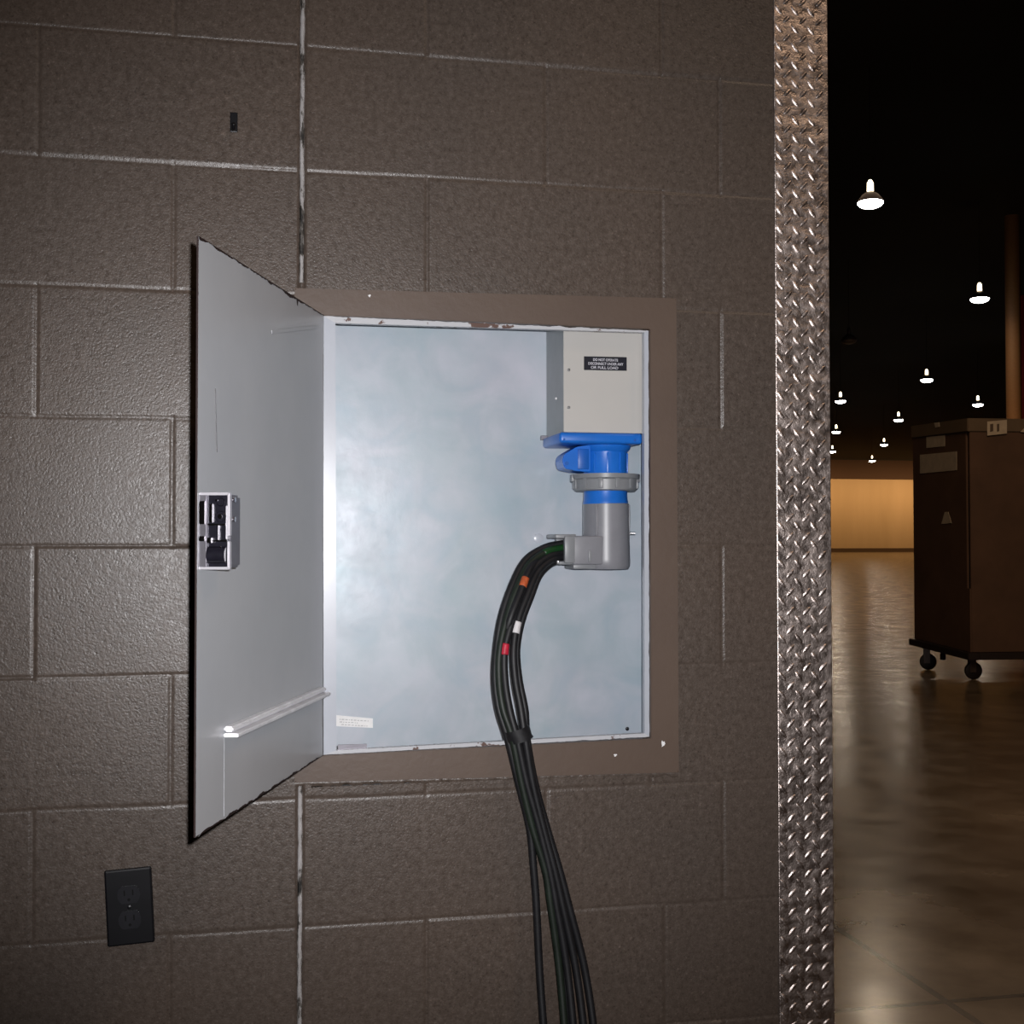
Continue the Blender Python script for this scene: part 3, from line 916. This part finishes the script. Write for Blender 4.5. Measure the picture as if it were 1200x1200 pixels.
# ------------------------------------------------------------------ small things on the wall
# black outlet low at the left
oc0, oc1 = W(124.5, 1019), W(180, 1015)
ow = oc1.x - oc0.x; ozt = (oc0.z + oc1.z) / 2; ohgt = .118
ou = thing('wall_outlet', ((oc0.x + oc1.x) / 2, 0, ozt - ohgt / 2), 'black duplex wall outlet low on the block wall, left of the open door foot', 'outlet')
ou.rotation_euler = (0, math.radians(-3.0), 0)
WM[ou.name] = Matrix.Translation(ou.location)
def keep(o):  # geometry below is laid out upright, the tilt comes with the parent
    return o
ox, oz = ou.location.x, ou.location.z
bm = bmesh.new(); box(bm, (ox - ow / 2, -.0065, oz - ohgt / 2), (ox + ow / 2, .002, oz + ohgt / 2), .003); link('cover_plate', bm, M['black'], ou)
for s in (1, -1):
    bm = bmesh.new()
    prof_ = []
    for i in range(28):
        a = 2 * PI * i / 28
        prof_.append((.0172 * math.cos(a), max(-.0135, min(.0135, .0172 * math.sin(a)))))
    zc_o = oz + s * .0195
    f1 = [bm.verts.new((ox + a, -.0085, zc_o + b)) for a, b in prof_]; f2 = [bm.verts.new((ox + a, -.006, zc_o + b)) for a, b in prof_]
    bm.faces.new(f1)
    for i in range(28): bm.faces.new((f1[i], f1[(i + 1) % 28], f2[(i + 1) % 28], f2[i]))
    rf = link('receptacle', bm, simple('black_receptacle', (.02, .02, .024), .3), ou)
    bm = bmesh.new()
    for dx in (-.0063, .0063): box(bm, (ox + dx - .0011, -.0088, zc_o - .001), (ox + dx + .0011, -.0084, zc_o + .0075))
    lathe(bm, [(.0024, -.0088), (.0024, -.0084)], (ox, 0, zc_o - .0075), 'Y', 12)
    link('contact_slots', bm, simple('slot_dark', (.001, .001, .001), .9), rf)
bm = bmesh.new(); lathe(bm, [(.003, -.006), (.003, -.008), (.001, -.0085)], (ox, 0, oz), 'Y', 12); link('screw', bm, M['black'], ou)
# small black hook high above the door
p = W(274, 157); 
hk = thing('wall_hook', (p.x, 0, p.z), 'tiny black hook on the wall above the open cabinet door, at the top', 'hook')
bm = bmesh.new()
box(bm, (p.x - .006, -.004, p.z + .002), (p.x + .006, .002, p.z + .034), .001); link('hook_plate', bm, M['black'], hk)
bm = bmesh.new()
tube(bm, catmull([Vector((p.x, -.003, p.z + .012)), Vector((p.x, -.012, p.z + .006)), Vector((p.x, -.016, p.z + .003)), Vector((p.x, -.022, p.z + .010))], 5), .0032, 10); link('hook_arm', bm, M['black'], hk, True)
# paint chips
for i, (a, b, w, h, lbl) in enumerate(((799, 768, 3, 9, 'white paint chip right of the cabinet frame, by its lower right side'), (777, 871.5, 4, 7, 'white paint chip near the lower right corner of the brown frame'), (721, 885, 3.5, 3, 'tiny pale paint chip on the brown frame below the cabinet sill'), (433, 346.5, 3, 3, 'tiny white paint chip on the frame above the cabinet opening'))):
    bm = bmesh.new(); on = a < 792
    y = -.0038 if on else -.0004
    ring = []
    for k in range(9):
        an = 2 * PI * k / 9; r = 1 + .35 * math.sin(k * 2.3 + i)
        q_ = W(a + w / 2 * math.cos(an) * r, b + h / 2 * math.sin(an) * r, y); ring.append(bm.verts.new((q_.x, y, q_.z)))
    top = [bm.verts.new((v.co.x, y + .0015, v.co.z)) for v in ring]
    bm.faces.new(ring)
    for k in range(9): bm.faces.new((ring[k], ring[(k + 1) % 9], top[(k + 1) % 9], top[k]))
    tag(link('paint_chip', bm, M['paper']), lbl, 'paint chip')

# ------------------------------------------------------------------ diamond plate corner guard
gx0 = W(909.3, 600).x; gx1 = XR + .003
bm = bmesh.new()
GY = -.0035
def slab(x0, x1, y0, y1):
    box(bm, (x0, y0, .012), (x1, y1, 2.75), .0013)
slab(gx0, gx1, GY, -.0006)
slab(XR + .0003, gx1, -.0006, .11)
# raised lens-shaped treads
def lozenge(c, along, across, nrm, L, Wd, Hh):
    nu, nv = 6, 4
    grid = []
    for i in range(nu + 1):
        s = -1 + 2 * i / nu
        wv = Wd * math.sqrt(max(0, 1 - s * s)) ** 1.3 * .5
        row = []
        for j in range(nv + 1):
            t = -1 + 2 * j / nv
            hgt = Hh * (1 - s * s) ** .6 * (1 - t * t) ** .8 if abs(s) < 1 and abs(t) < 1 else 0
            row.append(bm.verts.new(c + along * (s * L / 2) + across * (t * wv) + nrm * hgt))
        grid.append(row)
    for i in range(nu):
        for j in range(nv):
            try:
                f = bm.faces.new((grid[i][j], grid[i + 1][j], grid[i + 1][j + 1], grid[i][j + 1])); f.smooth = True
            except ValueError: pass
PX, PZ = .0305, .0326
nz = int(2.7 / PZ)
xst = gx0 + .009
zst = W(930, 155).z % PZ
s2 = .70711
for j in range(nz):
    z = .02 + zst + j * PZ
    for i in range(-1, 5):
        x = xst + i * PX
        if gx0 + .003 < x < gx1 - .005:
            al = Vector((.62, 0, -.78)).normalized()
            lozenge(Vector((x, GY, z)), al, Vector((.78, 0, .62)).normalized(), Vector((0, -1, 0)), .0225, .0078, .0017)
        x2 = x + PX / 2; zz = z + PZ / 2
        if gx0 + .006 < x2 < gx1 - .003:
            al = Vector((.68, 0, .73)).normalized()
            lozenge(Vector((x2, GY, zz)), al, Vector((-.73, 0, .68)).normalized(), Vector((0, -1, 0)), .0205, .0078, .0017)
    for i in range(3):
        y = .018 + i * PX
        lozenge(Vector((gx1, y, z)), Vector((0, .62, -.78)), Vector((0, .78, .62)), Vector((1, 0, 0)), .0235, .0085, .0018)
guard_bm = bm
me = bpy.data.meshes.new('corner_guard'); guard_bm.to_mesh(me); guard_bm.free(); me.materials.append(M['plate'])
go = bpy.data.objects.new('corner_guard', me); COL.objects.link(go)
tag(go, 'shiny diamond-plate aluminium corner guard covering the right end of the block wall', 'corner guard')

# ------------------------------------------------------------------ hall
HC = 10.2; YF = 125.0
def plain(name, pts, mat, th=None):
    bm = bmesh.new(); bm.faces.new([bm.verts.new(p) for p in pts]); return struct(link(name, bm, mat))
plain('floor', ((-30, -14, 0), (95, -14, 0), (95, YF, 0), (-30, YF, 0)), M['floor'])
plain('ceiling', ((-30, -14, HC), (95, -14, HC), (95, YF, HC), (-30, YF, HC)), M['ceiling'])
bm = bmesh.new(); box(bm, (-30, YF, 0), (95, YF + .3, 8.1)); struct(link('wall_back', bm, M['hallwall']))
bm = bmesh.new(); box(bm, (-30, YF - .6, 8.1), (95, YF + .3, HC)); struct(link('trim_3', bm, M['hallsoffit']))
bm = bmesh.new(); box(bm, (-30, YF - .12, 0.0), (95, YF - .001, .42)); struct(link('baseboard_back', bm, M['hallrail']))
plain('wall_right', ((95, -14, 0), (95, YF, 0), (95, YF, HC), (95, -14, HC)), M['hallside'])
plain('wall_left', ((-30, -14, 0), (-30, YF, 0), (-30, YF, HC), (-30, -14, HC)), M['hallside'])
plain('wall_rear', ((-30, -14, 0), (95, -14, 0), (95, -14, HC), (-30, -14, HC)), M['hallside'])

lamps = [((1020, 237), 'largest and nearest of the glowing ceiling lamps in the dark hall'),
         ((1148, 350), 'glowing ceiling lamp just left of the tan column top, second largest'),
         ((1086, 445), 'glowing ceiling lamp above the left edge of the tall crate'),
         ((1146, 474), 'glowing ceiling lamp hanging just above the middle of the crate lid'),
         ((985, 470), 'faint flat glowing ceiling lamp nearest the corner guard, highest in that column'),
         ((1053, 492), 'glowing ceiling lamp just left of the crate top corner'),
         ((980, 506), 'small glowing ceiling lamp beside the corner guard, middle of three there'),
         ((1036, 521), 'small glowing ceiling lamp low in the hall between guard and crate'),
         ((975.5, 529), 'tiny glowing ceiling lamp half hidden by the corner guard, lowest there'),
         ((1022, 540), 'tiny glowing ceiling lamp just above the lit tan far wall')]
LZ = 7.6
def make_lamp(loc, label, lit=True):
    L = thing('ceiling_lamp', loc, label, 'ceiling lamp', 'high ceiling lamps in the hall' if lit else None)
    x, y, z = loc
    bm = bmesh.new(); lathe(bm, [(.235, z + .01), (.235, z - .025), (.20, z - .07), (.12, z - .10), (.04, z - .108)], (x, y, 0), 'Z', 24)
    link('lens', bm, M['lens'] if lit else M['deadlens'], L, True)
    bm = bmesh.new(); lathe(bm, [(.24, z + .0), (.245, z + .02), (.15, z + .14), (.075, z + .19), (.06, z + .195)], (x, y, 0), 'Z', 24)
    link('shade', bm, M['shade'], L, True)
    bm = bmesh.new(); lathe(bm, [(.055, z + .20), (.062, z + .22), (.058, z + .36), (.03, z + .42)], (x, y, 0), 'Z', 16)
    link('ballast_neck', bm, M['neck'] if lit else M['shade'], L, True)
    bm = bmesh.new(); lathe(bm, [(.004, z + .41), (.004, HC - .001)], (x, y, 0), 'Z', 8); link('rod', bm, M['rod'], L)
    return L
for (pp, lbl) in lamps:
    p = Z(pp[0], pp[1], LZ)
    make_lamp(p, lbl)
    ld = bpy.data.lights.new('lamp_light', 'AREA'); ld.shape = 'DISK'; ld.size = .4; ld.energy = 36; ld.color = (1, .72, .42)
    lo = bpy.data.objects.new('lamp_light', ld); COL.objects.link(lo); lo.location = p + Vector((0, 0, -.13))
make_lamp(Z(995, 399, LZ), 'unlit dark ceiling lamp between the nearest lamp and the small ones', False)

# tan column and red curtain far right
cA, cB = D(1181, 600, 34), D(1198, 600, 34)
cw = (cB - cA).length
bm = bmesh.new(); cxm, cym = (cA.x + cB.x) / 2, (cA.y + cB.y) / 2
lathe(bm, [(cw / 2, 0), (cw / 2, HC)], (cxm, cym, 0), 'Z', 32)
lathe(bm, [(cw / 2 + .06, 0), (cw / 2 + .06, .25), (cw / 2, .30)], (cxm, cym, 0), 'Z', 32)
tag(link('column', bm, M['column'], None, True, 40), 'tall round tan column rising behind the wheeled crate', 'column')
bm = bmesh.new(); a = D(1194, 600, 37); n_ = 60; prev = None
for i in range(n_ + 1):
    s = i / n_ * 3.0; off = .06 * math.sin(i * 1.3)
    x = a.x + s * cy + off * sy; y = a.y - s * sy + off * cy
    r = (bm.verts.new((x, y, .02)), bm.verts.new((x, y, D(1198, 345, 37).z)))
    if prev: bm.faces.new((prev[0], r[0], r[1], prev[1]))
    prev = r
tag(link('curtain', bm, M['redcurtain'], None, True), 'dark red curtain at the right edge behind the tan column', 'curtain')

# ------------------------------------------------------------------ crate on its dolly
DC = 10.9
C0 = D(1136, 634, DC); C0.z = 0
Lp = D(1070.5, 634, 12.0); Lp.z = 0
eL = (Lp - C0); lenL = eL.length; eL.normalize()
eR = Vector((-eL.y, eL.x, 0)); eR = eR if eR.dot(RT) > 0 else -eR
lenR = 1.25
zb = .245; zt = 1.2264 + 144 / F * DC
def cr(a, b, z): return C0 + eL * a + eR * b + Vector((0, 0, z))
def lift(a): return .035 * a / lenL
def cbox(bm, a0, a1, b0, b1, z0, z1, bev=0.0, sk=True):
    k = lift if sk else (lambda a: 0)
    c = [cr(a, b, z + k(a)) for z in (z0, z1) for a, b in ((a0, b0), (a0, b1), (a1, b1), (a1, b0))]
    vs, fs = hexa(bm, c)
    if bev: bmesh.ops.bevel(bm, geom=list({e for v in vs for e in v.link_edges}), offset=bev, segments=2, affect='EDGES')
crate = thing('shipping_crate', cr(lenL / 2, lenR / 2, zb), 'tall dark brown cardboard crate standing on a wheeled dolly in the hall', 'crate')
zl = zt - .118
bm = bmesh.new(); cbox(bm, .03, lenL - .01, .03, lenR - .03, zb, zt - .03); link('gap_shade_core', bm, M['cratein'], crate)  # near-black filler box; its colour supplies the shade in the corner gap
bm = bmesh.new(); cbox(bm, .045, lenL, .0, .02, zb, zl + .04, .004); link('side_panel', bm, M['crate'], crate)
bm = bmesh.new(); cbox(bm, .0, .02, .012, lenR, zb, zl + .04, .004); link('side_panel', bm, M['crate'], crate)
bm = bmesh.new(); cbox(bm, lenL - .02, lenL, .02, lenR, zb, zl + .04, .004); link('side_panel', bm, M['crate'], crate)
bm = bmesh.new(); cbox(bm, .02, lenL - .02, lenR - .02, lenR, zb, zl + .04, .004); link('side_panel', bm, M['crate'], crate)
bm = bmesh.new(); cbox(bm, 0.0, .05, .0, .012, zb, W(1136, 690).z if False else 1.2264 - 56 / F * DC, .002); link('corner_flap', bm, M['crate'], crate)
# cap lid with a slightly sagging top
bm = bmesh.new()
cbox(bm, -.012, lenL + .012, -.012, lenR + .012, zl, zt, .006); link('cap_lid', bm, M['lidc'], crate)
def face_px(px, py, face, off=.004):   # pixel -> point on the left (L) or right (R) face
    nrm = -eR if face == 'L' else -eL
    o = C0 + nrm * off
    v = ray(px, py); s = (o - CAM).dot(nrm) / v.dot(nrm); return CAM + v * s
def sticker(name, quad, face, mat, off=.004, parent=crate):
    bm = bmesh.new(); nrm = -eR if face == 'L' else -eL
    c = [face_px(a, b, face, off) for a, b in quad]
    vs, fs = hexa(bm, [p - nrm * .003 for p in c] + c)
    return link(name, bm, mat, parent)
sticker('paper_label', ((1085.5, 512), (1107, 510), (1107, 523), (1085.5, 525)), 'L', M['paperdim'])
big = sticker('paper_label', ((1078, 533), (1121, 529), (1121, 551), (1078, 555)), 'L', M['paperdim'])
sticker('paper_label', ((1094.5, 495.5), (1100, 495), (1101, 500), (1096, 501)), 'L', M['paperdim'], .016)
sticker('paper_scrap', ((1103, 614), (1115, 613), (1111, 600), (1107, 600)), 'L', M['paperdim'])
rl = sticker('paper_label', ((1157, 494), (1180, 492), (1180, 508), (1157, 510.5)), 'R', M['paperdim'], .016)
sticker('label_print', ((1160.5, 497), (1164, 496.5), (1164, 505), (1160.5, 506)), 'R', M['paperink'], .019, rl)
sticker('label_print', ((1168.5, 497), (1171, 496.5), (1171, 505), (1168.5, 506)), 'R', M['paperink'], .019, rl)
sticker('paper_scrap', ((1196, 506), (1205, 497), (1206, 501), (1203, 507)), 'R', M['paperdim'], .016)
dolly = thing('wheeled_dolly', cr(lenL / 2, lenR / 2, 0), 'low black dolly on caster wheels carrying the tall cardboard crate', 'dolly')
bm = bmesh.new()
cbox(bm, -.04, lenL + .04, -.04, .06, zb - .062, zb - .002, .005, True)
cbox(bm, -.04, lenL + .04, lenR - .06, lenR + .04, zb - .062, zb - .002, .005, True)
cbox(bm, -.04, .06, .06, lenR - .06, zb - .062, zb - .002, .005, True)
cbox(bm, lenL - .06, lenL + .04, .06, lenR - .06, zb - .062, zb - .002, .005, True)
for b in (.35, .65, .95): cbox(bm, .06, lenL - .06, b, b + .08, zb - .03, zb - .003, .003, True)
link('platform', bm, M['dolly'], dolly)
bm = bmesh.new(); cbox(bm, .50, .54, -.02, .02, zb - .13, zb - .07, .003); link('stop_peg', bm, M['dolly'], dolly)
def caster(a, b, yawc):
    wr = .078
    top = zb - .061 + lift(a)
    base = cr(a, b, 0); m = Matrix.Translation(base) @ Matrix.Rotation(yawc, 4, 'Z')
    bm = bmesh.new()
    prof_ = [(.02, -.022), (wr - .014, -.022), (wr - .003, -.017), (wr, -.006), (wr, .006), (wr - .003, .017), (wr - .014, .022), (.02, .022)]
    rings = []
    for r, h in prof_:
        rings.append([bm.verts.new(m @ Vector((.02 + r * math.cos(2 * PI * i / 32), h, wr + r * math.sin(2 * PI * i / 32)))) for i in range(32)])
    for p_, q_ in zip(rings, rings[1:]):
        for i in range(32): bm.faces.new((p_[i], p_[(i + 1) % 32], q_[(i + 1) % 32], q_[i]))
    bm.faces.new(rings[0]); bm.faces.new(rings[-1])
    w = link('caster_wheel', bm, M['wheel'], dolly, True, 40)
    bm = bmesh.new()
    for s in (-1, 1): box(bm, (-.02, s * .028 - .002, wr - .012), (.035, s * .028 + .002, top - .004), .001, mtx=m)
    box(bm, (-.03, -.032, top - .012), (.04, .032, top), .001, mtx=m)
    ax = [m @ Vector((.02, -.033, wr)), m @ Vector((.02, .033, wr))]; tube(bm, ax, .008, 10)
    link('caster_fork', bm, M['fork'], w)
for a, b, yw in ((.07, .04, -.15), (lenL - .20, .02, -.4), (.08, lenR - .08, .6), (lenL - .1, lenR - .08, 2.4)): caster(a, b, yw)

# ------------------------------------------------------------------ lights
def area(loc, tgt, size, energy, col, name, sy_=None):
    ld = bpy.data.lights.new(name, 'AREA'); ld.energy = energy; ld.color = col; ld.size = size
    if sy_: ld.shape = 'RECTANGLE'; ld.size_y = sy_
    o = bpy.data.objects.new(name, ld); COL.objects.link(o); o.location = loc
    o.rotation_euler = (Vector(tgt) - Vector(loc)).to_track_quat('-Z', 'Y').to_euler()
    return o
# camera flash just above and right of the lens
fl = bpy.data.lights.new('camera_flash', 'SPOT'); fl.energy = 135; fl.color = (1, .985, 1.0)
fl.spot_size = math.radians(70); fl.spot_blend = .9; fl.shadow_soft_size = .008
fo = bpy.data.objects.new('camera_flash', fl); COL.objects.link(fo)
fo.location = CAM + RT * .028 + UP * .034 + FW * .01
fo.rotation_euler = (FW * 1 + RT * -.06 + UP * .0).to_track_quat('-Z', 'Y').to_euler()
# added unseen fill lights that brighten the far wall of the hall
for i in range(4):
    x = 45 + i * 13
    area((x, YF - 5, 8.0), (x, YF, 3.5), 12, 500, (1, .62, .28), 'far_wall_fill', 1.0)
# added warm fill lights without fittings, in the hall near the block wall
area((5, -6, 8.5), (4.5, -4, 0), 2.0, 110, (1, .72, .50), 'near_hall_fill')  # added behind the camera side, also for warm reflections in the corner guard
area((3.6, 1.8, 7.0), (6.0, 9.5, .8), 3.0, 150, (1, .68, .42), 'crate_fill')  # added to lighten the crate, set beyond the block wall's plane
area((12, 15, 9.6), (11, 13, 0), 10.0, 280, (1, .68, .44), 'overhead_fill')  # added large soft source that evens out the hall floor
# added unseen light that brightens the lower visible part of the column
area((cxm - 1.6, cym - 1.8, 3.2), (cxm, cym, 4.0), .5, 26, (1, .58, .25), 'column_fill')

w = bpy.data.worlds.new('hall_dark'); scn.world = w; w.use_nodes = True
w.node_tree.nodes['Background'].inputs[0].default_value = (.010, .0075, .006, 1)
w.node_tree.nodes['Background'].inputs[1].default_value = 1.0

# ------------------------------------------------------------------ camera
cd = bpy.data.cameras.new('camera'); cd.sensor_width = 36; cd.lens = F / 1200 * 36; cd.clip_start = .05; cd.clip_end = 400
co = bpy.data.objects.new('camera', cd); COL.objects.link(co)
rot = Matrix((RT, UP, -FW)).transposed()
co.matrix_world = Matrix.Translation(CAM) @ rot.to_4x4()
scn.camera = co
scn.view_settings.view_transform = 'Standard'
scn.view_settings.look = 'None'
scn.cycles.sample_clamp_indirect = 4
scn.cycles.max_bounces = 6
scn.cycles.use_denoising = True
